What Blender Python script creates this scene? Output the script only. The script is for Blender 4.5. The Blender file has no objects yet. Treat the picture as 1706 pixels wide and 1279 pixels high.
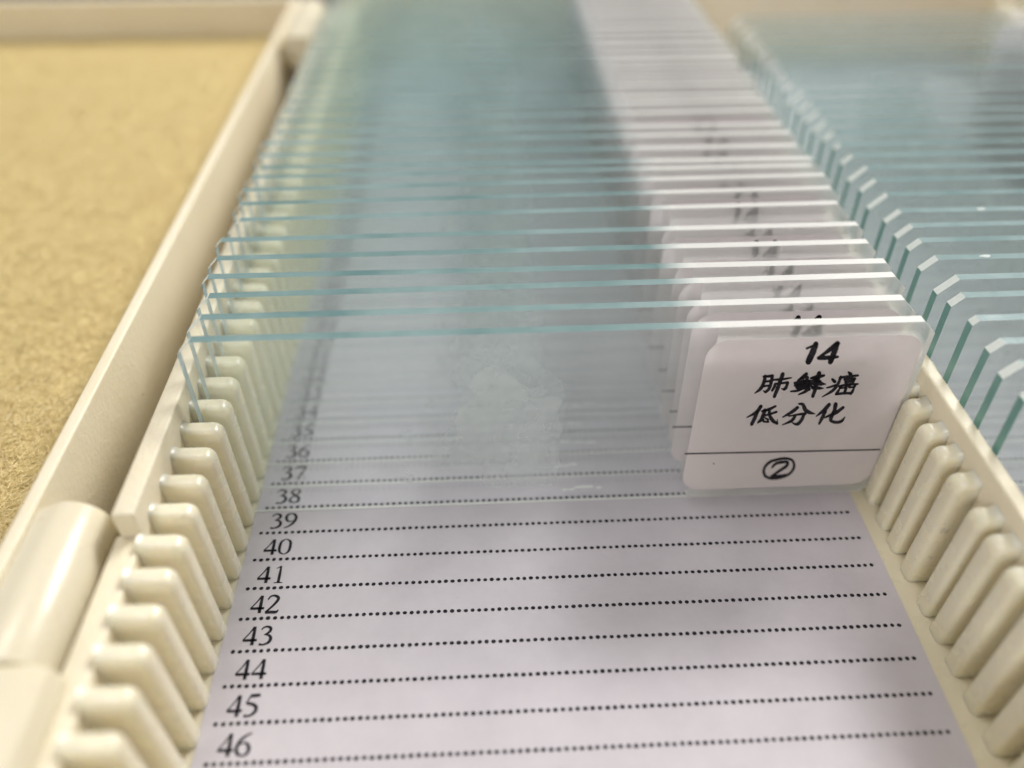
import bpy, bmesh, math, random
from mathutils import Matrix, Vector

random.seed(7)
MM = 0.001                       # everything below is written in millimetres
sc = bpy.context.scene
col = sc.collection
PI = math.pi

# ------------------------------------------------------------------ camera
def rot3(a, b, c):
    return (Matrix.Rotation(b, 3, 'Z') @ Matrix.Rotation(a, 3, 'X') @ Matrix.Rotation(c, 3, 'Z'))
CAM = Vector((30.0993, -61.302, 74.463))
CROT = rot3(0.8556, -0.0411, -0.0036)
FPX, PW, PH = 1355.1, 1706.0, 1279.0
cam_d = bpy.data.cameras.new('camera')
cam = bpy.data.objects.new('camera', cam_d)
col.objects.link(cam)
cam.matrix_world = Matrix.Translation(CAM * MM) @ CROT.to_4x4()
cam_d.sensor_width = 36.0
cam_d.lens = FPX / PW * 36.0
cam_d.clip_start = 0.002
cam_d.clip_end = 20.0
cam_d.dof.use_dof = True
cam_d.dof.focus_distance = 0.0875
cam_d.dof.aperture_fstop = 9.0
sc.camera = cam

# ------------------------------------------------------------------ light
w = bpy.data.worlds.new('World')
sc.world = w
w.use_nodes = True
bg = w.node_tree.nodes['Background']
bg.inputs[0].default_value = (1.0, 0.96, 0.91, 1)
bg.inputs[1].default_value = 0.25

def area(name, loc, target, sx, sy, power, colr):
    d = bpy.data.lights.new(name, 'AREA')
    d.shape = 'RECTANGLE'
    d.size, d.size_y = sx, sy
    d.energy = power
    d.color = colr
    o = bpy.data.objects.new(name, d)
    col.objects.link(o)
    o.location = loc
    o.rotation_euler = (Vector(target) - Vector(loc)).to_track_quat('-Z', 'Y').to_euler()
    return o
area('ceiling_panel_lamp', (-0.38, 0.28, 1.4), (0.03, 0.03, 0), 0.55, 0.30, 6.5, (1.0, 0.96, 0.91))
area('ceiling_panel_lamp', (0.72, 0.85, 0.98), (0.03, 0.03, 0), 0.55, 0.25, 22, (1.0, 0.97, 0.94))
area('front_fill_lamp', (-0.5, -1.35, 0.8), (0.03, 0.0, 0), 0.5, 0.4, 7.5, (1.0, 0.97, 0.96))  # unseen front fill, added to brighten upright labels while grazing the paper

vs = sc.view_settings
vs.view_transform = 'Standard'
vs.look = 'None'
vs.exposure = 0.0
vs.gamma = 1.0
cy = sc.cycles
cy.transparent_max_bounces = 260
cy.max_bounces = 14
cy.diffuse_bounces = 5
cy.glossy_bounces = 6
cy.transmission_bounces = 10
cy.use_denoising = True
cy.use_adaptive_sampling = True
cy.adaptive_threshold = 0.04
cy.sample_clamp_indirect = 6.0

# ------------------------------------------------------------------ materials
def new_mat(name):
    m = bpy.data.materials.new(name)
    m.use_nodes = True
    nt = m.node_tree
    nt.nodes.clear()
    out = nt.nodes.new('ShaderNodeOutputMaterial')
    return m, nt, out
def N(nt, t, **kw):
    n = nt.nodes.new(t)
    for k, v in kw.items():
        if hasattr(n, k) and not k.startswith('i_'):
            setattr(n, k, v)
        else:
            n.inputs[k[2:].replace('_', ' ')].default_value = v
    return n
def noise(nt, scale, detail=3, rough=0.5, coord=None):
    n = nt.nodes.new('ShaderNodeTexNoise')
    n.inputs['Scale'].default_value = scale
    n.inputs['Detail'].default_value = detail
    n.inputs['Roughness'].default_value = rough
    if coord is not None:
        nt.links.new(coord, n.inputs['Vector'])
    return n
def ramp(nt, fac, stops):
    r = nt.nodes.new('ShaderNodeValToRGB')
    e = r.color_ramp.elements
    e[0].position, e[0].color = stops[0][0], (*stops[0][1], 1)
    e[1].position, e[1].color = stops[1][0], (*stops[1][1], 1)
    for p, c in stops[2:]:
        k = e.new(p); k.color = (*c, 1)
    nt.links.new(fac, r.inputs[0])
    return r
def geo_pos(nt):
    return nt.nodes.new('ShaderNodeNewGeometry').outputs['Position']

def plastic(name, c1, c2, rough=0.36, bump_scale=900.0, bump=0.12, sss=0.25, scuff=0.15):
    m, nt, out = new_mat(name)
    pos = geo_pos(nt)
    p = N(nt, 'ShaderNodeBsdfPrincipled')
    n1 = noise(nt, 60, 4, 0.55, pos)
    r = ramp(nt, n1.outputs[0], [(0.3, c1), (0.7, c2)])
    # small grey scuffs left by the glass
    ns = noise(nt, 700, 3, 0.6, pos)
    sc_ = N(nt, 'ShaderNodeMapRange')
    sc_.inputs['From Min'].default_value = 0.66; sc_.inputs['From Max'].default_value = 0.74
    sc_.inputs['To Max'].default_value = scuff
    nt.links.new(ns.outputs[0], sc_.inputs['Value'])
    mc = N(nt, 'ShaderNodeMix', data_type='RGBA')
    nt.links.new(sc_.outputs[0], mc.inputs['Factor'])
    nt.links.new(r.outputs[0], mc.inputs[6])
    mc.inputs[7].default_value = (0.42, 0.38, 0.37, 1)
    nt.links.new(mc.outputs[2], p.inputs['Base Color'])
    n3 = noise(nt, 350, 3, 0.5, pos)
    rr = N(nt, 'ShaderNodeMapRange')
    rr.inputs['To Min'].default_value = rough - 0.08
    rr.inputs['To Max'].default_value = rough + 0.12
    nt.links.new(n3.outputs[0], rr.inputs['Value'])
    nt.links.new(rr.outputs[0], p.inputs['Roughness'])
    p.inputs['Subsurface Weight'].default_value = sss
    p.inputs['Subsurface Radius'].default_value = (1.0, 0.8, 0.45)
    p.inputs['Subsurface Scale'].default_value = 0.0022
    n2 = noise(nt, bump_scale, 4, 0.6, pos)
    b = N(nt, 'ShaderNodeBump')
    b.inputs['Strength'].default_value = bump
    b.inputs['Distance'].default_value = 0.0002
    nt.links.new(n2.outputs[0], b.inputs['Height'])
    nt.links.new(b.outputs[0], p.inputs['Normal'])
    nt.links.new(p.outputs[0], out.inputs[0])
    return m
M_PLASTIC = plastic('cream_plastic', (0.72, 0.66, 0.50), (0.77, 0.71, 0.55), rough=0.27)
M_RIB = plastic('cream_rib_plastic', (0.76, 0.71, 0.55), (0.80, 0.755, 0.60), rough=0.25, bump=0.14, scuff=0.5, sss=0.5)
M_RIM = plastic('scuffed_rim_plastic', (0.79, 0.715, 0.53), (0.84, 0.77, 0.60), rough=0.42, bump_scale=1500, bump=0.45, sss=0.15)

def glass_face(name, dust):
    m, nt, out = new_mat(name)
    tr = N(nt, 'ShaderNodeBsdfTransparent')
    tr.inputs[0].default_value = (0.979, 0.990, 0.988, 1)
    gl = N(nt, 'ShaderNodeBsdfGlossy')
    gl.inputs['Roughness'].default_value = 0.02
    gl.inputs['Color'].default_value = (0.95, 1, 1, 1)
    # thin-pane Schlick reflectance, the same from both sides
    lw = N(nt, 'ShaderNodeLayerWeight'); lw.inputs[0].default_value = 0.5
    pw = N(nt, 'ShaderNodeMath', operation='POWER'); pw.inputs[1].default_value = 5.0
    nt.links.new(lw.outputs['Facing'], pw.inputs[0])
    fr = N(nt, 'ShaderNodeMath', operation='MULTIPLY_ADD'); fr.inputs[1].default_value = 0.95; fr.inputs[2].default_value = 0.08
    nt.links.new(pw.outputs[0], fr.inputs[0])
    mx = N(nt, 'ShaderNodeMixShader')
    nt.links.new(fr.outputs[0], mx.inputs[0])
    nt.links.new(tr.outputs[0], mx.inputs[1])
    nt.links.new(gl.outputs[0], mx.inputs[2])
    if not dust:
        nt.links.new(mx.outputs[0], out.inputs[0])
        return m
    # film of dust and dried mountant
    pos = geo_pos(nt)
    d1 = N(nt, 'ShaderNodeBsdfDiffuse')
    d1.inputs[0].default_value = (0.93, 0.98, 0.97, 1)
    d2 = N(nt, 'ShaderNodeBsdfTranslucent')
    d2.inputs[0].default_value = (0.93, 0.98, 0.97, 1)
    df = N(nt, 'ShaderNodeMixShader'); df.inputs[0].default_value = 0.5
    nt.links.new(d1.outputs[0], df.inputs[1]); nt.links.new(d2.outputs[0], df.inputs[2])
    n1 = noise(nt, 150, 1, 0.6, pos)
    f1 = N(nt, 'ShaderNodeMapRange')
    f1.inputs['From Min'].default_value = 0.35; f1.inputs['From Max'].default_value = 0.75
    f1.inputs['To Min'].default_value = 0.016; f1.inputs['To Max'].default_value = 0.042
    nt.links.new(n1.outputs[0], f1.inputs['Value'])
    mx2 = N(nt, 'ShaderNodeMixShader')
    nt.links.new(f1.outputs[0], mx2.inputs[0])
    nt.links.new(mx.outputs[0], mx2.inputs[1])
    nt.links.new(df.outputs[0], mx2.inputs[2])
    nt.links.new(mx2.outputs[0], out.inputs[0])
    return m
M_GLASS = glass_face('slide_glass', True)
M_GLASS_B = glass_face('slide_glass_back', False)

def edge_mat(name, c1, c2, rough, bump, spec=0.5, transl=0.25, fade=False):
    m, nt, out = new_mat(name)
    pos = geo_pos(nt)
    p = N(nt, 'ShaderNodeBsdfPrincipled')
    n1 = noise(nt, 90, 4, 0.6, pos)
    r = ramp(nt, n1.outputs[0], [(0.3, c1), (0.7, c2)])
    if fade:      # frosting thins out along the edge next to the label end
        tc = N(nt, 'ShaderNodeTexCoord')
        sx = N(nt, 'ShaderNodeSeparateXYZ')
        nt.links.new(tc.outputs['Object'], sx.inputs[0])
        mr = N(nt, 'ShaderNodeMapRange')
        mr.inputs['From Min'].default_value = 0.0495; mr.inputs['From Max'].default_value = 0.0536
        nt.links.new(sx.outputs['X'], mr.inputs['Value'])
        mc = N(nt, 'ShaderNodeMix', data_type='RGBA')
        nt.links.new(mr.outputs[0], mc.inputs['Factor'])
        nt.links.new(r.outputs[0], mc.inputs[6])
        mc.inputs[7].default_value = (0.88, 0.90, 0.87, 1)
        class _r: outputs = [mc.outputs[2]]
        r = _r
    nt.links.new(r.outputs[0], p.inputs['Base Color'])
    p.inputs['Roughness'].default_value = rough
    p.inputs['Specular IOR Level'].default_value = spec
    n2 = noise(nt, 2500, 3, 0.6, pos)
    b = N(nt, 'ShaderNodeBump')
    b.inputs['Strength'].default_value = bump
    b.inputs['Distance'].default_value = 0.0001
    nt.links.new(n2.outputs[0], b.inputs['Height'])
    nt.links.new(b.outputs[0], p.inputs['Normal'])
    t = N(nt, 'ShaderNodeBsdfTranslucent')
    nt.links.new(r.outputs[0], t.inputs[0])
    mx = N(nt, 'ShaderNodeMixShader')
    mx.inputs[0].default_value = transl
    nt.links.new(p.outputs[0], mx.inputs[1])
    nt.links.new(t.outputs[0], mx.inputs[2])
    nt.links.new(mx.outputs[0], out.inputs[0])
    return m
M_EDGE = edge_mat('glass_edge', (0.15, 0.265, 0.27), (0.32, 0.44, 0.445), 0.25, 0.3, spec=0.35, fade=True)
M_SIDE = edge_mat('glass_side_edge', (0.14, 0.32, 0.295), (0.20, 0.38, 0.35), 0.22, 0.25, transl=0.1)  # same glass as the top edge, light lost along it put into the teal
M_PALE = edge_mat('pale_glass_side_edge', (0.36, 0.46, 0.47), (0.45, 0.55, 0.56), 0.22, 0.25)  # paler copy for the left row, light inside the edge painted in
M_GROUND = edge_mat('ground_glass_corner', (0.84, 0.91, 0.88), (0.90, 0.95, 0.92), 0.6, 0.8)
M_WEDGE = edge_mat('frosted_edge_and_glow', (0.86, 0.88, 0.85), (0.92, 0.93, 0.90), 0.4, 0.4, transl=0.4)  # frosted rims, also the painted bottom glow and mountant glints

def frosted():
    m, nt, out = new_mat('frosted_glass')
    pos = geo_pos(nt)
    rf = N(nt, 'ShaderNodeBsdfRefraction')
    rf.inputs['Roughness'].default_value = 0.48
    rf.inputs['IOR'].default_value = 1.12
    rf.inputs['Color'].default_value = (0.98, 0.99, 0.98, 1)
    df = N(nt, 'ShaderNodeBsdfDiffuse'); df.inputs[0].default_value = (0.96, 0.965, 0.955, 1)
    tl = N(nt, 'ShaderNodeBsdfTranslucent'); tl.inputs[0].default_value = (0.97, 0.975, 0.965, 1)
    mx = N(nt, 'ShaderNodeMixShader'); mx.inputs[0].default_value = 0.72
    nt.links.new(df.outputs[0], mx.inputs[1]); nt.links.new(tl.outputs[0], mx.inputs[2])
    n1 = noise(nt, 200, 3, 0.6, pos)
    f = N(nt, 'ShaderNodeMapRange')
    f.inputs['To Min'].default_value = 0.38; f.inputs['To Max'].default_value = 0.50
    nt.links.new(n1.outputs[0], f.inputs['Value'])
    m2 = N(nt, 'ShaderNodeMixShader')
    nt.links.new(f.outputs[0], m2.inputs[0])
    nt.links.new(rf.outputs[0], m2.inputs[1]); nt.links.new(mx.outputs[0], m2.inputs[2])
    nt.links.new(m2.outputs[0], out.inputs[0])
    return m
M_FROST = frosted()

def paper(name, c1, c2, transl=0.15, fibre=True, rough=0.75):
    m, nt, out = new_mat(name)
    pos = geo_pos(nt)
    p = N(nt, 'ShaderNodeBsdfPrincipled')
    p.inputs['Roughness'].default_value = rough
    p.inputs['Specular IOR Level'].default_value = 0.25
    n1 = noise(nt, 160, 6, 0.65, pos)
    r = ramp(nt, n1.outputs[0], [(0.25, c1), (0.75, c2)])
    nt.links.new(r.outputs[0], p.inputs['Base Color'])
    n2 = noise(nt, 900, 5, 0.7, pos)
    b = N(nt, 'ShaderNodeBump')
    b.inputs['Strength'].default_value = 0.35 if fibre else 0.1
    b.inputs['Distance'].default_value = 0.0001
    nt.links.new(n2.outputs[0], b.inputs['Height'])
    n4 = noise(nt, 38, 2, 0.5, pos)
    b4 = N(nt, 'ShaderNodeBump')
    b4.inputs['Strength'].default_value = 0.28 if fibre else 0.2
    b4.inputs['Distance'].default_value = 0.0011
    nt.links.new(n4.outputs[0], b4.inputs['Height'])
    nt.links.new(b.outputs[0], b4.inputs['Normal'])
    nt.links.new(b4.outputs[0], p.inputs['Normal'])
    t = N(nt, 'ShaderNodeBsdfTranslucent')
    nt.links.new(r.outputs[0], t.inputs[0])
    mx = N(nt, 'ShaderNodeMixShader'); mx.inputs[0].default_value = transl
    nt.links.new(p.outputs[0], mx.inputs[1]); nt.links.new(t.outputs[0], mx.inputs[2])
    nt.links.new(mx.outputs[0], out.inputs[0])
    return m
M_PAPER = paper('index_paper', (0.60, 0.57, 0.625), (0.68, 0.65, 0.705))
M_LABEL = paper('label_paper', (0.88, 0.845, 0.85), (0.92, 0.885, 0.89), transl=0.6, fibre=False, rough=0.5)

def ink():
    m, nt, out = new_mat('black_ink')
    pos = geo_pos(nt)
    p = N(nt, 'ShaderNodeBsdfPrincipled')
    n1 = noise(nt, 3000, 3, 0.6, pos)
    r = ramp(nt, n1.outputs[0], [(0.35, (0.012, 0.011, 0.016)), (0.8, (0.045, 0.04, 0.05))])
    nt.links.new(r.outputs[0], p.inputs['Base Color'])
    p.inputs['Roughness'].default_value = 0.7
    p.inputs['Specular IOR Level'].default_value = 0.15
    nt.links.new(p.outputs[0], out.inputs[0])
    return m
M_INK = ink()

def tissue():
    m, nt, out = new_mat('mounted_tissue')
    pos = geo_pos(nt)
    tr = N(nt, 'ShaderNodeBsdfTransparent')
    tr.inputs[0].default_value = (0.985, 0.985, 0.985, 1)
    df = N(nt, 'ShaderNodeBsdfDiffuse'); df.inputs[0].default_value = (0.64, 0.67, 0.675, 1)
    tl = N(nt, 'ShaderNodeBsdfTranslucent'); tl.inputs[0].default_value = (0.64, 0.67, 0.675, 1)
    m1 = N(nt, 'ShaderNodeMixShader'); m1.inputs[0].default_value = 0.5
    nt.links.new(df.outputs[0], m1.inputs[1]); nt.links.new(tl.outputs[0], m1.inputs[2])
    n1 = noise(nt, 220, 2, 0.6, pos)
    f = N(nt, 'ShaderNodeMapRange')
    f.inputs['From Min'].default_value = 0.3; f.inputs['From Max'].default_value = 0.7
    f.inputs['To Min'].default_value = 0.24; f.inputs['To Max'].default_value = 0.44
    nt.links.new(n1.outputs[0], f.inputs['Value'])
    mx = N(nt, 'ShaderNodeMixShader')
    nt.links.new(f.outputs[0], mx.inputs[0])
    nt.links.new(tr.outputs[0], mx.inputs[1]); nt.links.new(m1.outputs[0], mx.inputs[2])
    nt.links.new(mx.outputs[0], out.inputs[0])
    return m
M_TISSUE = tissue()

def felt(name, c1, c2, c3):
    m, nt, out = new_mat(name)
    pos = geo_pos(nt)
    p = N(nt, 'ShaderNodeBsdfPrincipled')
    p.inputs['Roughness'].default_value = 0.42
    n1 = noise(nt, 1300, 4, 0.6, pos)
    r = ramp(nt, n1.outputs[0], [(0.3, c1), (0.55, c2), (0.75, c3)])
    nt.links.new(r.outputs[0], p.inputs['Base Color'])
    n2 = noise(nt, 1500, 5, 0.7, pos)
    b = N(nt, 'ShaderNodeBump')
    b.inputs['Strength'].default_value = 0.8
    b.inputs['Distance'].default_value = 0.0004
    nt.links.new(n2.outputs[0], b.inputs['Height'])
    nt.links.new(b.outputs[0], p.inputs['Normal'])
    nt.links.new(p.outputs[0], out.inputs[0])
    return m
M_FELT = felt('yellow_foam', (0.60, 0.47, 0.19), (0.71, 0.57, 0.26), (0.80, 0.68, 0.36))
M_FIBRE = felt('yellow_foam_fibre', (0.66, 0.52, 0.22), (0.78, 0.64, 0.33), (0.90, 0.79, 0.50))
M_TABLE = felt('dark_tabletop', (0.05, 0.042, 0.03), (0.07, 0.06, 0.045), (0.09, 0.075, 0.055))

# ------------------------------------------------------------------ mesh helpers (mm)
def link(name, me, mats, parent=None, loc=(0, 0, 0)):
    o = bpy.data.objects.new(name, me)
    col.objects.link(o)
    if mats is not None and len(me.materials) == 0:
        for m in (mats if isinstance(mats, (list, tuple)) else [mats]):
            me.materials.append(m)
    o.location = Vector(loc) * MM
    if parent is not None:
        o.parent = parent
    return o
def from_bm(bm, name, smooth=None):
    for v in bm.verts:
        v.co *= MM
    bmesh.ops.recalc_face_normals(bm, faces=bm.faces)
    me = bpy.data.meshes.new(name)
    bm.to_mesh(me)
    bm.free()
    if smooth is not None:
        for p in me.polygons:
            p.use_smooth = True
        me.set_sharp_from_angle(angle=math.radians(smooth))
    return me
def tag(o, label=None, cat=None, group=None, kind=None):
    if label: o['label'] = label
    if cat: o['category'] = cat
    if group: o['group'] = group
    if kind: o['kind'] = kind
    return o
def empty(name, loc=(0, 0, 0)):
    o = bpy.data.objects.new(name, None)
    col.objects.link(o)
    o.empty_display_size = 0.01
    o.location = Vector(loc) * MM
    return o
def prism(bm, pts, a0, a1, axis):
    """extrude polygon pts (2D) along axis from a0 to a1"""
    def mk(p, a):
        if axis == 'y': return (p[0], a, p[1])
        if axis == 'x': return (a, p[0], p[1])
        return (p[0], p[1], a)
    v0 = [bm.verts.new(mk(p, a0)) for p in pts]
    v1 = [bm.verts.new(mk(p, a1)) for p in pts]
    n = len(pts)
    bm.faces.new(v0); bm.faces.new(v1[::-1])
    for i in range(n):
        bm.faces.new((v0[i], v0[(i + 1) % n], v1[(i + 1) % n], v1[i]))
    return v0 + v1
def box(bm, x0, x1, y0, y1, z0, z1, bev=0.0, seg=2):
    b2 = bmesh.new()
    prism(b2, [(x0, y0), (x1, y0), (x1, y1), (x0, y1)], z0, z1, 'z')
    if bev > 0:
        bmesh.ops.recalc_face_normals(b2, faces=b2.faces)
        bmesh.ops.bevel(b2, geom=list(b2.edges), offset=bev, segments=seg, profile=0.5, affect='EDGES')
    t = bpy.data.meshes.new('t')
    b2.to_mesh(t); b2.free()
    bm.from_mesh(t)
    bpy.data.meshes.remove(t)

# ------------------------------------------------------------------ pixel of the print -> point on the label face
LEAN0 = 0.55 / 25.0                # the front slide leans back a little
def on_plane_y(px, py, y):
    d = CROT @ Vector(((px - PW / 2) / FPX, -(py - PH / 2) / FPX, -1))
    k = math.tan(LEAN0)
    t = (y - CAM.y + k * (CAM.z - 0.16)) / (d.y - k * d.z)
    p = CAM + d * t
    return p.x, (p.z - 0.16) / math.cos(LEAN0)

def catmull(pts, n=5):
    if len(pts) < 3:
        return [tuple(a + (b - a) * k / 4 for a, b in zip(pts[0], pts[1])) for k in range(5)]
    out = []
    P = [tuple(2 * a - b for a, b in zip(pts[0], pts[1]))] + list(pts) + [tuple(2 * a - b for a, b in zip(pts[-1], pts[-2]))]
    for i in range(1, len(P) - 2):
        for k in range(n):
            t = k / n
            out.append(tuple(0.5 * (2 * b + (c - a) * t + (2 * a - 5 * b + 4 * c - d) * t * t + (3 * b - a - 3 * c + d) * t ** 3)
                             for a, b, c, d in zip(P[i - 1], P[i], P[i + 1], P[i + 2])))
    out.append(tuple(pts[-1]))
    return out
def stroke(bm, pts, place, jitter=0.0, caps=True, n=5):
    """pts (x, y, width): a flat ribbon with rounded ends"""
    c = catmull(pts, n)
    rows = []
    for i, (x, y, wd) in enumerate(c):
        a = c[max(0, i - 1)]; b = c[min(len(c) - 1, i + 1)]
        dx, dy = b[0] - a[0], b[1] - a[1]
        L = math.hypot(dx, dy) or 1
        nx, ny = -dy / L, dx / L
        h = max(wd, 0.01) / 2 * (1 + random.uniform(-jitter, jitter))
        rows.append(((x + nx * h, y + ny * h), (x - nx * h, y - ny * h)))
    vr = [(bm.verts.new(place(*p)), bm.verts.new(place(*q))) for p, q in rows]
    for (a, b), (c2, d) in zip(vr, vr[1:]):
        bm.faces.new((a, b, d, c2))
    if caps:
        for (x, y, wd) in (c[0], c[-1]):
            disc(bm, x, y, wd / 2 * 0.96, place, 10)
def disc(bm, x, y, r, place, n=10, ry=None):
    ry = ry or r
    bm.faces.new([bm.verts.new(place(x + r * math.cos(2 * PI * k / n), y + ry * math.sin(2 * PI * k / n))) for k in range(n)])

# ------------------------------------------------------------------ the setting
bm = bmesh.new()
prism(bm, [(-900, -500), (900, -500), (900, 900), (-900, 900)], -22.0, -2.4, 'z')
tag(link('tabletop', from_bm(bm, 'tabletop'), M_TABLE), kind='structure')

# ------------------------------------------------------------------ the slide box
PITCH = 3.72
SLOT0 = 3.05                       # centre of the slot of the front slide, left row
RIM = 18.0
X0, X1 = -1.9, 77.6                # left row between the inner faces
D0, D1 = 77.6, 79.15               # divider
X2, X3 = 79.15, 158.7              # right row
YF, YB = -42.0, 147.0              # inner faces front and back

case = empty('slide_box', (0, 0, -2.4))
tag(case, 'open cream plastic slide box with slotted tray and yellow foam lined lid', 'box')
OFF = Vector((0, 0, 2.4))
def part(name, me, mat, parent=None):
    if parent is None:
        return link(name, me, mat, case, OFF)
    return link(name, me, mat, parent)

bm = bmesh.new()
box(bm, -4.2, X3 + 2.4, YF - 2.4, YB + 2.4, -2.4, 0.0)
tray_floor = part('tray_floor', from_bm(bm, 'tray_floor'), M_PLASTIC)

# left tray wall: tall rim behind the hinge cut-out, low ledge beside the hinge, tall again
def wall_mesh(name, spans, xi, xo, zt):
    bm = bmesh.new()
    for (y0, y1, z, xoo) in spans:
        box(bm, min(xi, xoo), max(xi, xoo), y0, y1, 0.003, z, 0.32, 3)
    return from_bm(bm, name, 40)
wl = part('tray_wall', wall_mesh('tray_wall', [(-12.6, 114.6, RIM, -4.0), (-44.3, -12.3, 14.9, -4.45), (114.3, YB + 2.3, 14.9, -4.45)], X0, -4.0, RIM), M_RIM)
bm = bmesh.new(); box(bm, X3, X3 + 2.3, YF - 2.3, YB + 2.3, 0.003, RIM, 0.32, 3)
wr = part('tray_wall', from_bm(bm, 'tray_wall_r', 40), M_RIM)
bm = bmesh.new(); box(bm, X0 - 0.003, X3 + 0.003, YB, YB + 2.2, 0.006, RIM - 0.01, 0.32, 3)
part('tray_wall', from_bm(bm, 'tray_wall_b', 40), M_RIM)
bm = bmesh.new(); box(bm, X0 - 0.003, X3 + 0.003, YF - 2.2, YF, 0.006, RIM - 0.01, 0.32, 3)
part('tray_wall', from_bm(bm, 'tray_wall_f', 40), M_RIM)
bm = bmesh.new(); box(bm, D0, D1, YF - 0.003, YB + 0.003, 0.004, RIM - 0.4, 0.28, 3)
dv = part('divider', from_bm(bm, 'divider', 40), M_RIM)

# ribs: rounded upright fins on both sides of each row
def rib_mesh(name, root, tip, zt=15.3, th=1.75):
    s = 1 if tip > root else -1
    bm = bmesh.new()
    prof = [(root - s * 0.1, 0.0), (tip + s * 0.22, 0.0)]
    r = 1.15
    for k in range(7):
        a = k / 6 * PI / 2
        prof.append((tip - s * r + s * r * math.cos(a), zt - r + r * math.sin(a)))
    prof.append((root + s * 0.5, zt)); prof.append((root - s * 0.1, zt + 0.45))
    prism(bm, prof, -th / 2, th / 2, 'y')
    bmesh.ops.recalc_face_normals(bm, faces=bm.faces)
    ed = [e for e in bm.edges if len({round(v.co.y, 4) for v in e.verts}) == 1
          and not all(abs(v.co.x - (root - s * 0.1)) < 0.02 for v in e.verts)
          and not all(v.co.z < 0.01 for v in e.verts)]
    bmesh.ops.bevel(bm, geom=ed, offset=0.55, segments=4, profile=0.5, affect='EDGES', clamp_overlap=True)
    return from_bm(bm, name, 60)
RM = [rib_mesh('rib_l', X0, 2.2, th=1.85), rib_mesh('rib_dl', D0, 75.3, th=2.3), rib_mesh('rib_dr', D1, 81.7), rib_mesh('rib_r', X3, 155.6)]
k0 = int((YF + 2 - SLOT0) / PITCH) - 1
rib_parents = [wl, dv, dv, wr]
for me, par in zip(RM, rib_parents):
    for k in range(k0, 60):
        y = SLOT0 + 0.28 - PITCH / 2 + k * PITCH
        if y < YF + 1.2 or y > YB - 1.2:
            continue
        o = link('rib', me, M_RIB, par, (0, y + random.uniform(-0.05, 0.05), 0.003))
        o.rotation_euler.z = random.uniform(-0.006, 0.006)

# lid lying open to the left
LX1, LX0 = -11.75, -178.0
LT = 17.0
bm = bmesh.new()
box(bm, LX0, LX1, YF - 2.2, YB + 2.2, -2.4, -0.4, 0.4)
lid = part('lid', from_bm(bm, 'lid', 40), M_PLASTIC)
bm = bmesh.new(); box(bm, LX1 - 1.45, LX1, YF - 2.2, YB + 2.2, -0.397, LT, 0.3, 3)
link('lid_wall', from_bm(bm, 'lid_wall', 40), M_RIM, lid)
bm = bmesh.new(); box(bm, LX0, LX0 + 1.6, YF - 2.2, YB + 2.2, -0.397, LT, 0.3, 3)
link('lid_wall', from_bm(bm, 'lid_wall_l', 40), M_RIM, lid)
bm = bmesh.new(); box(bm, LX0 + 1.6, LX1 - 1.45, YB, YB + 2.2, -0.394, LT - 0.02, 0.7, 4)
link('lid_wall', from_bm(bm, 'lid_wall_b', 40), M_RIM, lid)
bm = bmesh.new(); box(bm, LX0 + 1.6, LX1 - 1.45, YF - 2.2, YF, -0.394, LT - 0.02, 0.5, 3)
link('lid_wall', from_bm(bm, 'lid_wall_f', 40), M_RIM, lid)

# foam pad in the lid, with its loose fibres
bm = bmesh.new()
nx, ny = 120, 140
fx0, fx1, fy0, fy1 = LX0 + 1.7, LX1 - 1.6, YF + 0.1, YB - 0.1
from mathutils import noise as mnoise
grid = []
for i in range(nx + 1):
    row = []
    for j in range(ny + 1):
        x = fx0 + (fx1 - fx0) * i / nx; y = fy0 + (fy1 - fy0) * j / ny
        z = 8.6 + 0.13 * mnoise.noise((x * 0.13, y * 0.13, 0)) + 0.12 * mnoise.noise((x * 0.7, y * 0.7, 3))
        row.append(bm.verts.new((x, y, z)))
    grid.append(row)
for i in range(nx):
    for j in range(ny):
        bm.faces.new((grid[i][j], grid[i + 1][j], grid[i + 1][j + 1], grid[i][j + 1]))
foam = link('foam_lining', from_bm(bm, 'foam_lining', 180), M_FELT, lid)
verts, faces = [], []
rf = random.Random(3)
for k in range(52000):
    u = rf.random() ** 1.6
    y = fy0 + 20 + (fy1 - fy0 - 21) * u
    x = fx1 - 0.3 - (80 * rf.random()) * (0.45 + 0.55 * u + 0.1)
    z = 8.6 + 0.13 * mnoise.noise((x * 0.13, y * 0.13, 0)) + 0.12 * mnoise.noise((x * 0.7, y * 0.7, 3)) + rf.uniform(0.0, 0.32)
    a = rf.uniform(0, 2 * PI); L = rf.uniform(0.7, 2.4); bend = rf.uniform(-1.1, 1.1); wd = rf.uniform(0.018, 0.04)
    px, py, pz = x, y, z
    base = len(verts)
    sl = rf.uniform(-0.12, 0.22)
    for s in range(4):
        nx_, ny_ = -math.sin(a) * wd, math.cos(a) * wd
        verts.append(((px + nx_) * MM, (py + ny_) * MM, (pz + wd) * MM))
        verts.append(((px - nx_) * MM, (py - ny_) * MM, (pz - wd * 0.2) * MM))
        px += math.cos(a) * L / 3; py += math.sin(a) * L / 3; pz += sl * L / 3 * (1 - s * 0.9)
        a += bend
    for s in range(3):
        q = base + 2 * s
        faces.append((q, q + 1, q + 3, q + 2))
me = bpy.data.meshes.new('foam_fibre')
me.from_pydata(verts, [], faces)
tag(link('foam_fibre', me, M_FIBRE, lid), kind='stuff')

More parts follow.
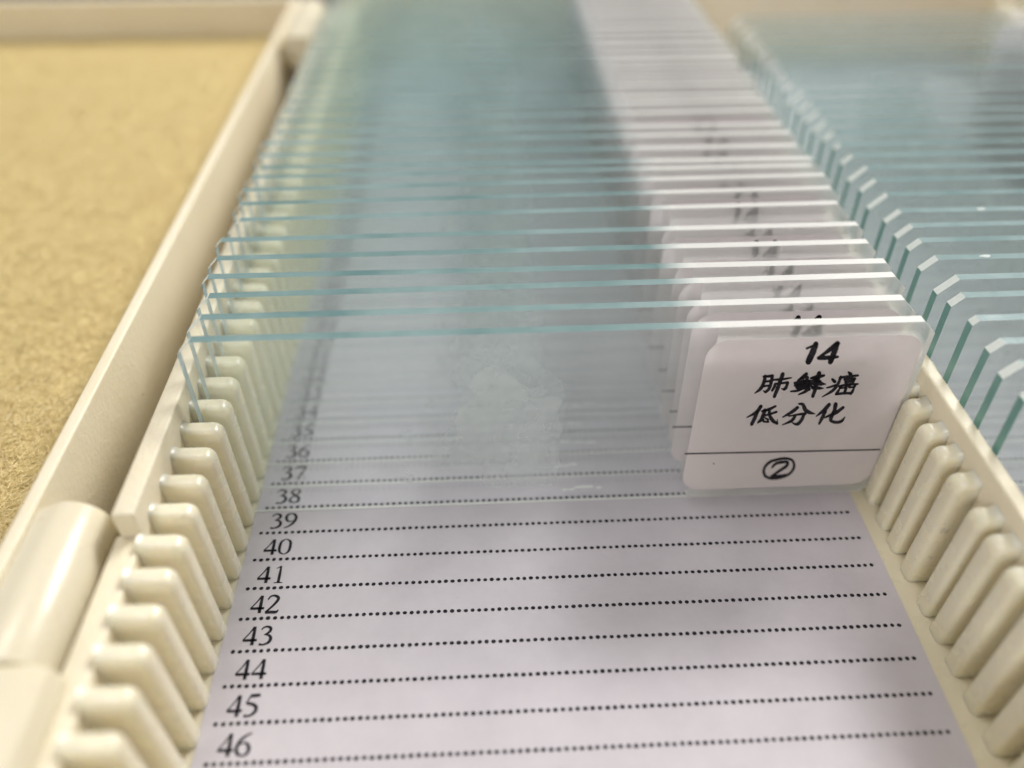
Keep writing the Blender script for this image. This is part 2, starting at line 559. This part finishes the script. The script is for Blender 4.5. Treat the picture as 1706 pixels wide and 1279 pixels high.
# hinges: one barrel from the lid, one knuckle from the tray
def barrel(bm, y0, y1, cx=-8.75, cz=14.1, r=3.5, web=None):
    pts = []
    n = 40
    if web == 'lid':      # round on the tray side, merging into the lid wall
        for k in range(n + 1):
            a = -PI / 2 + PI * 1.06 * k / n
            pts.append((cx + r * math.cos(a), cz + r * math.sin(a)))
        pts += [(LX1 + 0.1, cz + r * 0.70), (LX1 + 0.1, cz - r)]
    else:                 # knuckle of the tray: flat web across to the wall
        for k in range(n + 1):
            a = PI / 2 + PI * k / n
            pts.append((cx + r * math.cos(a), cz + r * math.sin(a)))
        pts += [(-4.75, cz - r), (-4.05, cz - r), (-3.5, 15.6), (-4.2, 17.0), (-5.6, cz + r * 0.98)]
    b2 = bmesh.new()
    prism(b2, pts, y0, y1, 'y')
    bmesh.ops.recalc_face_normals(b2, faces=b2.faces)
    ed = [e for e in b2.edges if len({round(v.co.y, 4) for v in e.verts}) == 1]
    bmesh.ops.bevel(b2, geom=ed, offset=0.3, segments=3, profile=0.5, affect='EDGES', clamp_overlap=True)
    t = bpy.data.meshes.new('t'); b2.to_mesh(t); b2.free(); bm.from_mesh(t); bpy.data.meshes.remove(t)
for (y0, y1, wb) in ((-26.4, -10.2, 'lid'), (-41.5, -26.75, 'tray'), (118.0, 131.0, 'tray'), (131.4, 146.0, 'lid')):
    bm = bmesh.new(); barrel(bm, y0, y1, web=wb)
    part('hinge_barrel' if wb == 'lid' else 'hinge_knuckle', from_bm(bm, 'hinge', 30), M_PLASTIC)

# ------------------------------------------------------------------ index papers with printed lines
LINE39, LP = -0.65, 3.78
PT = 0.12                                # paper top
DIG = {
 '0': [[(.25, .985, .03), (.10, .82, .085), (.065, .5, .10), (.10, .18, .085), (.25, .015, .03)],
       [(.25, .985, .03), (.40, .82, .085), (.435, .5, .10), (.40, .18, .085), (.25, .015, .03)]],
 '1': [[(.27, .98, .06), (.27, .5, .095), (.27, .03, .095)], [(.12, .86, .03), (.19, .90, .04), (.28, .985, .05)], [(.12, .015, .03), (.27, .02, .04), (.41, .015, .03)]],
 '2': [[(.05, .74, .05), (.12, .92, .06), (.25, .96, .075), (.37, .86, .10), (.38, .70, .10), (.28, .45, .085), (.15, .22, .07), (.04, .05, .06)],
       [(.04, .05, .10), (.24, .05, .11), (.40, .05, .10), (.46, .17, .03)]],
 '3': [[(.06, .80, .04), (.13, .93, .055), (.24, .96, .07), (.35, .87, .095), (.34, .70, .09), (.22, .56, .05), (.17, .54, .03)],
       [(.20, .55, .04), (.34, .50, .075), (.41, .33, .105), (.36, .13, .095), (.20, .03, .06), (.07, .06, .09)]],
 '4': [[(.33, .98, .07), (.20, .64, .045), (.03, .29, .045)], [(.03, .28, .085), (.25, .28, .09), (.48, .28, .085)], [(.345, .98, .08), (.345, .5, .105), (.345, .02, .105)]],
 '5': [[(.15, .94, .10), (.30, .945, .11), (.45, .96, .09)], [(.16, .93, .05), (.10, .70, .05), (.07, .60, .06)],
       [(.08, .60, .08), (.25, .56, .095), (.38, .42, .105), (.37, .20, .10), (.22, .04, .07), (.06, .05, .09)]],
 '6': [[(.44, .97, .035), (.28, .87, .07), (.13, .66, .095), (.06, .36, .10), (.12, .12, .09), (.25, .02, .05)],
       [(.25, .02, .05), (.38, .10, .085), (.42, .30, .10), (.36, .50, .085), (.25, .57, .05), (.13, .50, .05)]],
 '7': [[(.05, .80, .05), (.09, .93, .09), (.25, .935, .11), (.45, .935, .10)], [(.45, .94, .05), (.34, .6, .07), (.20, .02, .08)]],
 '8': [[(.25, .97, .04), (.12, .89, .075), (.10, .75, .085), (.18, .62, .09), (.31, .48, .10), (.40, .32, .095), (.38, .13, .085), (.25, .025, .045)],
       [(.25, .97, .04), (.37, .89, .07), (.38, .74, .075), (.28, .58, .06), (.15, .44, .06), (.07, .27, .09), (.11, .11, .08), (.25, .025, .045)]],
 '9': [[(.06, .03, .035), (.22, .13, .07), (.37, .34, .095), (.44, .64, .10), (.38, .88, .09), (.25, .98, .05)],
       [(.25, .98, .05), (.12, .90, .085), (.08, .70, .10), (.14, .50, .085), (.25, .43, .05), (.37, .50, .05)]],
}
def print_number(bm, text, x, y, h, place):
    for ch in text:
        for st in DIG[ch]:
            stroke(bm, [(x + (px + 0.0) * h * 1.42, y + py * h, wd * h * 1.5) for px, py, wd in st], place, caps=False)
        x += 0.50 * h * 1.42
def index_paper(name, xa, xb, xd0, xd1, numbers, label, rng):
    root = empty(name, (0, 0, 0.004))
    tag(root, label, 'paper', 'printed index papers on the tray floor')
    bm = bmesh.new()
    # slightly uneven cut edges
    n = 46
    L = []; R = []
    for i in range(n + 1):
        y = -41.5 + (188.0) * i / n
        L.append((xa + 0.10 * math.sin(y * 0.13 + 1) + 0.04 * math.sin(y * 0.9), y)); R.append((xb + 0.11 * math.sin(y * 0.11 + 2.4), y))
    prism(bm, L[::-1] + R, 0.0, PT - 0.01, 'z')
    link('sheet', from_bm(bm, name), M_PAPER, root)
    nd = 97
    for ln in rng:
        y = LINE39 - (ln - 39) * LP
        bm = bmesh.new()
        pl = lambda a, b: (a, b, PT + 0.012)
        for k in range(nd):
            disc(bm, xd0 + (xd1 - xd0) * k / (nd - 1) + random.uniform(-.02, .02), y + random.uniform(-.02, .02), random.uniform(.215, .255), pl, 10, random.uniform(.20, .235))
        link('dotted_line', from_bm(bm, 'dotted_line'), M_INK, root)
        if numbers:
            bm = bmesh.new()
            print_number(bm, str(ln), xd0 + 0.65 + random.uniform(-.03, .03), y + 0.62, 2.25, pl)
            link('line_number', from_bm(bm, 'line_number'), M_INK, root)
    return root
index_paper('index_paper', 2.35, 73.4, 3.62, 72.06, True, 'white index paper with numbered dotted lines under the left row of slides', range(1, 50))
index_paper('index_paper', 83.6, 154.6, 84.9, 153.3, False, 'white paper with dotted lines under the right row of slides', range(3, 50))

# ------------------------------------------------------------------ glass slides
SW, SH, ST = 76.1, 25.0, 1.05
SX = -0.6           # left end of a slide in its own frame
FX = 53.6            # frosted end starts here
CH = 1.5
def slide_meshes(CH, side):
    # left clear part
    def build(outline, mats_of_edge, fmat, bmat):
        bm = bmesh.new()
        f = [bm.verts.new((x, -ST / 2, z)) for x, z in outline]
        b = [bm.verts.new((x, ST / 2, z)) for x, z in outline]
        n = len(outline)
        fs = []
        a = bm.faces.new(f); a.material_index = fmat
        if bmat is not None:
            q = bm.faces.new(b[::-1]); q.material_index = bmat
        for i in range(n):
            mi = mats_of_edge[i]
            if mi is None: continue
            q = bm.faces.new((f[i], b[i], b[(i + 1) % n], f[(i + 1) % n])); q.material_index = mi
        for v in bm.verts: v.co *= MM
        return bm
    out = []
    c = CH
    ol = [(SX + c, 0), (FX, 0), (FX, SH), (SX + c, SH), (SX, SH - c), (SX, c)]
    bm = build(ol, [None, None, 1, 2, 5, 2], 0, None)
    for (ya, yb, za, zb) in ((-ST / 2 + 0.02, -ST / 2 + 0.25, 0.02, 0.11),):  # white strip painted in for light guided down to the bottom edge
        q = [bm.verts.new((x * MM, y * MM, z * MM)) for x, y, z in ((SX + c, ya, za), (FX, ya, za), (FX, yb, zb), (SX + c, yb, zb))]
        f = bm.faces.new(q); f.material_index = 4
    me = bpy.data.meshes.new('glass_plate'); bm.to_mesh(me); bm.free()
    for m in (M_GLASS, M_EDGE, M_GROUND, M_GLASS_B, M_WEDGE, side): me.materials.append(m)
    out.append(me)
    orr = [(FX, 0), (SW - c, 0), (SW, c), (SW, SH - c), (SW - c, SH), (FX, SH)]
    bm = build(orr, [1, 2, 1, 2, 1, None], 0, None)
    me = bpy.data.meshes.new('frosted_end'); bm.to_mesh(me); bm.free()
    for m in (M_FROST, M_WEDGE, M_WEDGE, M_GLASS_B): me.materials.append(m)
    out.append(me)
    return out
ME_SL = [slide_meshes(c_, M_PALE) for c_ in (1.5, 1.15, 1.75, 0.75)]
ME_SR = [slide_meshes(c_, M_SIDE) for c_ in (1.5, 1.15, 1.9, 0.6)]

# label: rounded paper sticker
def rrect(x0, x1, z0, z1, r, n=8):
    P = []
    for cx, cz, a0 in ((x1 - r, z1 - r, 0), (x0 + r, z1 - r, PI / 2), (x0 + r, z0 + r, PI), (x1 - r, z0 + r, 1.5 * PI)):
        for k in range(n + 1):
            a = a0 + PI / 2 * k / n
            P.append((cx + r * math.cos(a), cz + r * math.sin(a)))
    return P
LBL = (52.7, 75.35, 1.35, 23.45)
bm = bmesh.new()
prism(bm, rrect(*LBL, 2.4), -ST / 2 - 0.11, -ST / 2 - 0.015, 'y')
ME_LABEL = from_bm(bm, 'label')

# the print on the label, traced as brush strokes (two enlargements of the front label)
YFRONT = SLOT0 - ST / 2 - 0.12
def zoomA(px, py):            # origin 1230,620 scale 7.755
    return on_plane_y(1230 + px / 7.755, 620 + py / 7.755, YFRONT)
def zoomB(px, py):            # origin 1120,550 scale 3.877
    return on_plane_y(1120 + px / 3.877, 550 + py / 3.877, YFRONT)
A = [
 # lung
 [(350, 50, 36), (325, 145, 40), (285, 215, 36), (212, 272, 12)], [(330, 58, 32), (395, 52, 30), (440, 48, 40)],
 [(438, 50, 38), (425, 130, 36), (395, 215, 36), (350, 258, 30)], [(350, 258, 28), (325, 240, 12)],
 [(335, 122, 24), (420, 112, 24)], [(310, 182, 26), (405, 172, 24)],
 [(452, 98, 22), (560, 92, 30), (685, 72, 14)], [(575, 22, 44), (545, 105, 42), (505, 215, 42), (465, 315, 38)],
 [(478, 150, 30), (462, 195, 32), (436, 238, 26)], [(478, 150, 26), (560, 142, 26), (638, 132, 30)], [(638, 135, 34), (618, 195, 36), (590, 222, 34)], [(590, 224, 28), (556, 210, 10)],
 # scale (blotted)
 [(880, 22, 40), (835, 62, 40), (765, 105, 14)], [(800, 85, 30), (895, 62, 32), (868, 120, 30)],
 [(728, 140, 30), (800, 130, 46), (920, 122, 50)], [(735, 170, 36), (820, 165, 60), (930, 165, 50)], [(750, 200, 28), (840, 200, 44), (900, 195, 40)],
 [(678, 248, 20), (765, 238, 28), (850, 205, 20)], [(780, 120, 30), (765, 205, 34)], [(845, 110, 34), (830, 210, 34)],
 [(940, 78, 30), (1020, 62, 46), (1108, 42, 28)], [(1045, 8, 46), (1028, 70, 56), (1010, 125, 44)], [(965, 65, 24), (985, 95, 30)],
 [(915, 128, 44), (1010, 118, 46), (1060, 120, 34)], [(975, 150, 40), (1060, 148, 48), (1130, 155, 10)], [(960, 198, 44), (1040, 205, 36), (1095, 208, 14)],
 [(910, 205, 46), (860, 252, 34), (780, 288, 16)], [(1010, 120, 46), (992, 220, 46), (960, 315, 34)], [(905, 150, 34), (915, 225, 34)],
 # cancer
 [(1425, 0, 24), (1450, 25, 46)], [(1310, 72, 26), (1420, 55, 30), (1545, 42, 26)], [(1325, 60, 32), (1285, 155, 34), (1215, 240, 34), (1085, 318, 12)],
 [(1215, 92, 30), (1245, 122, 40)], [(1142, 202, 16), (1205, 185, 26), (1268, 162, 22)],
 [(1372, 95, 30), (1440, 88, 34), (1508, 84, 30)], [(1385, 115, 30), (1385, 140, 26)], [(1390, 128, 26), (1490, 118, 30)], [(1495, 90, 34), (1478, 130, 30)],
 [(1300, 182, 24), (1420, 160, 30), (1545, 152, 20)], [(1330, 175, 26), (1310, 205, 28)], [(1310, 205, 20), (1395, 200, 20)], [(1440, 165, 30), (1430, 195, 24)], [(1430, 198, 20), (1500, 190, 22)], [(1512, 160, 30), (1495, 195, 26)],
 [(1402, 160, 34), (1385, 225, 34), (1368, 275, 30)], [(1300, 228, 26), (1280, 258, 30), (1262, 285, 28)], [(1262, 285, 26), (1360, 272, 30), (1450, 272, 30)], [(1492, 212, 22), (1470, 255, 32), (1450, 282, 26)],
 # low
 [(292, 440, 40), (235, 515, 40), (110, 585, 10)], [(248, 505, 40), (210, 595, 42), (172, 672, 40)],
 [(482, 438, 24), (400, 478, 32), (305, 505, 22)], [(345, 490, 40), (305, 595, 40), (250, 655, 16)], [(322, 565, 24), (410, 540, 26), (495, 512, 24)],
 [(400, 475, 30), (405, 555, 38), (445, 625, 44), (500, 662, 32)], [(500, 662, 24), (505, 610, 8)], [(345, 590, 20), (385, 612, 24)], [(325, 640, 20), (385, 640, 28)], [(262, 645, 20), (330, 615, 20)],
 # divided
 [(765, 455, 36), (690, 515, 38), (575, 580, 16)], [(785, 408, 22), (835, 418, 38), (865, 485, 50), (920, 520, 40), (990, 538, 10)],
 [(652, 568, 16), (760, 548, 24), (865, 535, 34)], [(850, 540, 36), (820, 610, 38), (775, 665, 38), (735, 670, 28), (695, 650, 14)], [(735, 560, 34), (690, 625, 34), (570, 680, 12)],
 # changed
 [(1175, 415, 40), (1105, 492, 42), (1003, 572, 10)], [(1125, 500, 38), (1085, 585, 38), (1045, 665, 26)],
 [(1355, 455, 34), (1255, 525, 40), (1110, 588, 18)], [(1258, 412, 46), (1240, 500, 42), (1195, 595, 42), (1205, 632, 36), (1270, 648, 36), (1335, 630, 34), (1378, 578, 10)],
]
B = [
 [(928, 88, 26), (908, 140, 32), (878, 205, 30)], [(930, 92, 18), (868, 118, 14)],
 [(1068, 85, 26), (1005, 135, 20), (948, 175, 16)], [(945, 180, 20), (1010, 177, 22), (1068, 172, 18)], [(1064, 90, 26), (1045, 145, 28), (1020, 206, 26)],
 [(645, 886, 13), (672, 860, 18), (738, 850, 20), (738, 876, 20), (692, 908, 18), (640, 946, 16)], [(640, 945, 16), (690, 942, 18), (738, 934, 14)],
 [(690, 832, 17), (632, 850, 18), (594, 892, 17), (598, 938, 18), (640, 958, 17), (700, 952, 16), (758, 926, 17), (786, 884, 17), (776, 842, 16), (735, 828, 17), (688, 832, 17)],
 [(84, 798, 9), (700, 785, 9.5), (1341, 771, 9)], [(266, 862, 7), (270, 862, 7)],
]
def print_mesh(name, only=None):
    bm = bmesh.new()
    kA = 1 / 7.755
    yy = -ST / 2 - 0.125
    def pa(x, y):
        X, Z = zoomA(x, y); return (X, yy, Z)
    def pb(x, y):
        X, Z = zoomB(x, y); return (X, yy, Z)
    for s in A: stroke(bm, [(x, y, w_ * 1.12 + 2) for x, y, w_ in s], pa, 0.06)
    for s in B: stroke(bm, [(x, y, w_ * (1.3 if w_ > 19.5 and y < 300 else 1.02)) for x, y, w_ in s], pb, 0.04)
    return from_bm(bm, name)
ME_PRINT = print_mesh('label_print')

# mounted section: ragged thin blob behind the glass
def tissue_mesh(seed):
    r = random.Random(seed)
    bm = bmesh.new()
    y = ST / 2 + 0.06
    def blob(cx, cz, rx, rz, n=72):
        ph = [r.uniform(0, 6.28) for _ in range(7)]
        am = [0.16, 0.12, 0.09, 0.06, 0.05, 0.04, 0.03]
        pts = []
        for k in range(n):
            t = 2 * PI * k / n
            q = 1 + sum(a * math.sin((i + 2) * t + p) for i, (a, p) in enumerate(zip(am, ph)))
            pts.append((min(cx + rx * q * math.cos(t), cx + rx * 0.62 + 0.25 * math.sin(9 * t)), min(23.6, max(1.7, cz + rz * q * math.sin(t)))))
        f = [bm.verts.new((x, y, z)) for x, z in pts]
        b = [bm.verts.new((x, y + 0.03, z)) for x, z in pts]
        bm.faces.new(f)
        for i in range(n):
            bm.faces.new((f[i], b[i], b[(i + 1) % n], f[(i + 1) % n]))
    blob(34.0 + r.uniform(-1, 1), 8.6 + r.uniform(-1, 1.5), 7.4 + r.uniform(-1.0, 1.6), 8.2 + r.uniform(-1, 1.4))
    if seed % 2:
        blob(20.5 + r.uniform(-1, 1), 3.2 + r.uniform(-.4, 1), 1.0, 1.1, 40)
    return from_bm(bm, 'tissue_section')
ME_TISSUE = [tissue_mesh(s) for s in (3, 4, 7, 8, 11, 14)]

ORD = ['', 'second', 'third', 'fourth', 'fifth', 'sixth', 'seventh', 'eighth', 'ninth', 'tenth', 'eleventh', 'twelfth', 'thirteenth',
       'fourteenth', 'fifteenth', 'sixteenth', 'seventeenth', 'eighteenth', 'nineteenth', 'twentieth']
def ordinal(i):
    if i < 20: return ORD[i]
    n = i + 1
    return '%d%s' % (n, {1: 'st', 2: 'nd', 3: 'rd'}.get(n % 10 if n % 100 // 10 != 1 else 0, 'th'))

rs = random.Random(21)
def slide(x, y, lean, label, group, i, lab_dz=0.0, lab_dx=0.0, dz=0.0):
    s = empty('glass_slide', (x, y, 0.16 + dz))
    s.rotation_euler = (lean, rs.uniform(-0.004, 0.004) if i else 0, rs.uniform(-0.007, 0.007) if i else 0)
    tag(s, label, 'glass slide', group)
    mg, mf = (ME_SL if x < 40 else ME_SR)[0 if i == 0 else rs.choice((0, 0, 1, 1, 2, 3))]
    link('glass_plate', mg, None, s)
    link('frosted_end', mf, None, s)
    lb = link('paper_label', ME_LABEL, M_LABEL, s, (lab_dx, 0, lab_dz))
    link('label_print', ME_PRINT, M_INK, lb)
    ts = link('tissue_section', ME_TISSUE[i % 6], M_TISSUE, s, (rs.uniform(-1.5, 1.5) if i else 0, 0, rs.uniform(-.8, .4) if i else 0))
    if i > 2:
        q = rs.uniform(0.6, 0.85)
        ts.scale = (q, 1, q)
        ts.location.x += 34 * (1 - q) * MM
    return s

# left row: measured offsets of the slides' tops from their slots
top_off = {0: 0, 1: .0, 2: .1, 3: .1, 4: .1, 5: .35, 6: 1.3, 7: 1.6, 8: 1.5, 9: 1.3, 10: .3, 11: .2, 12: .4, 13: .3, 14: .5, 15: .6, 16: .4}
for i in range(37):
    off = top_off.get(i, rs.uniform(-0.2, 0.8))
    y = SLOT0 + i * PITCH + off * 0.3
    lean = -LEAN0 - off * 0.7 / 25.0
    dzl = {1: 0.55, 5: 0.5}.get(i, rs.uniform(-0.7, 0.0) if i < 7 else rs.uniform(0.1, 0.6)) if i else 0
    if i == 0:
        lab = 'front glass slide of the left row, its label reading 14 with Chinese characters'
    else:
        lab = 'clear glass slide with frosted white label end, %s from the front of the left row' % ordinal(i)
    slide(0.0 if i == 0 else rs.uniform(-0.5, 0.2), y, lean, lab, 'slides in the left row', i, dzl, rs.uniform(-0.75, 0.2) if i else 0)
# right row
right_first = -3
cnt = 0
for k in range(right_first, 27):
    off = rs.uniform(-0.3, 0.4)
    y = SLOT0 + k * PITCH + off * 0.3 - 0.1
    lab = ('nearest teal edged glass slide at the right border of the picture, right row' if cnt == 0 else
           'teal edged glass slide, %s from the front of the right row' % ordinal(cnt))
    slide(80.1 + rs.uniform(-0.15, 0.25), y, -LEAN0 - off * 0.7 / 25, lab, 'slides in the right row', cnt + 1, rs.uniform(-.5, .3), rs.uniform(-.3, .2))
    cnt += 1

# chipped spots on the top edges of a few slides of the right row
def chip_mesh(seed):
    r = random.Random(seed)
    bm = bmesh.new()
    vs_ = []
    n = 9
    for k in range(n):
        t = 2 * PI * k / n
        vs_.append(bm.verts.new((0.7 * math.cos(t) * r.uniform(.6, 1.1), 0.34 * math.sin(t) * r.uniform(.6, 1.1), 0.02)))
    top = bm.verts.new((r.uniform(-.3, .3), 0, 0.14))
    for k in range(n):
        bm.faces.new((vs_[k], vs_[(k + 1) % n], top))
    return from_bm(bm, 'chip')
CHIPS = [chip_mesh(5), chip_mesh(9)]
rights = [o for o in col.objects if o.name.startswith('glass_slide') and o.get('group') == 'slides in the right row']
for idx, xx, c in ((6, 6.5, 0), (9, 11.0, 1)):
    link('chip', CHIPS[c], M_GROUND, rights[idx], (xx, 0, SH))

# white ribbons painted as glints off the mountant edge beside the nearest sections
lefts = [o for o in col.objects if o.name.startswith('glass_slide') and o.get('group') == 'slides in the left row']
rb = random.Random(12)
for i in range(8):
    bm = bmesh.new()
    x = 38.8 + rb.uniform(-.4, .4)
    end = x + rb.uniform(2.0, 5.5)
    while x < end:
        L = rb.uniform(0.5, 1.9)
        z0 = rb.uniform(0.7, 1.1); h = rb.uniform(.05, .14)
        yb = ST / 2 + 0.03
        n = 5
        lo = [bm.verts.new((x + L * k / n, yb, z0 + rb.uniform(-.06, .06))) for k in range(n + 1)]
        hi = [bm.verts.new((x + L * k / n + rb.uniform(-.05, .05), yb + 0.22, z0 + h + rb.uniform(-.06, .06))) for k in range(n + 1)]
        for k in range(n):
            bm.faces.new((lo[k], lo[k + 1], hi[k + 1], hi[k]))
        x += L + rb.uniform(0.05, 0.5)
    link('mountant_glint', from_bm(bm, 'mountant_glint'), M_WEDGE, lefts[i])
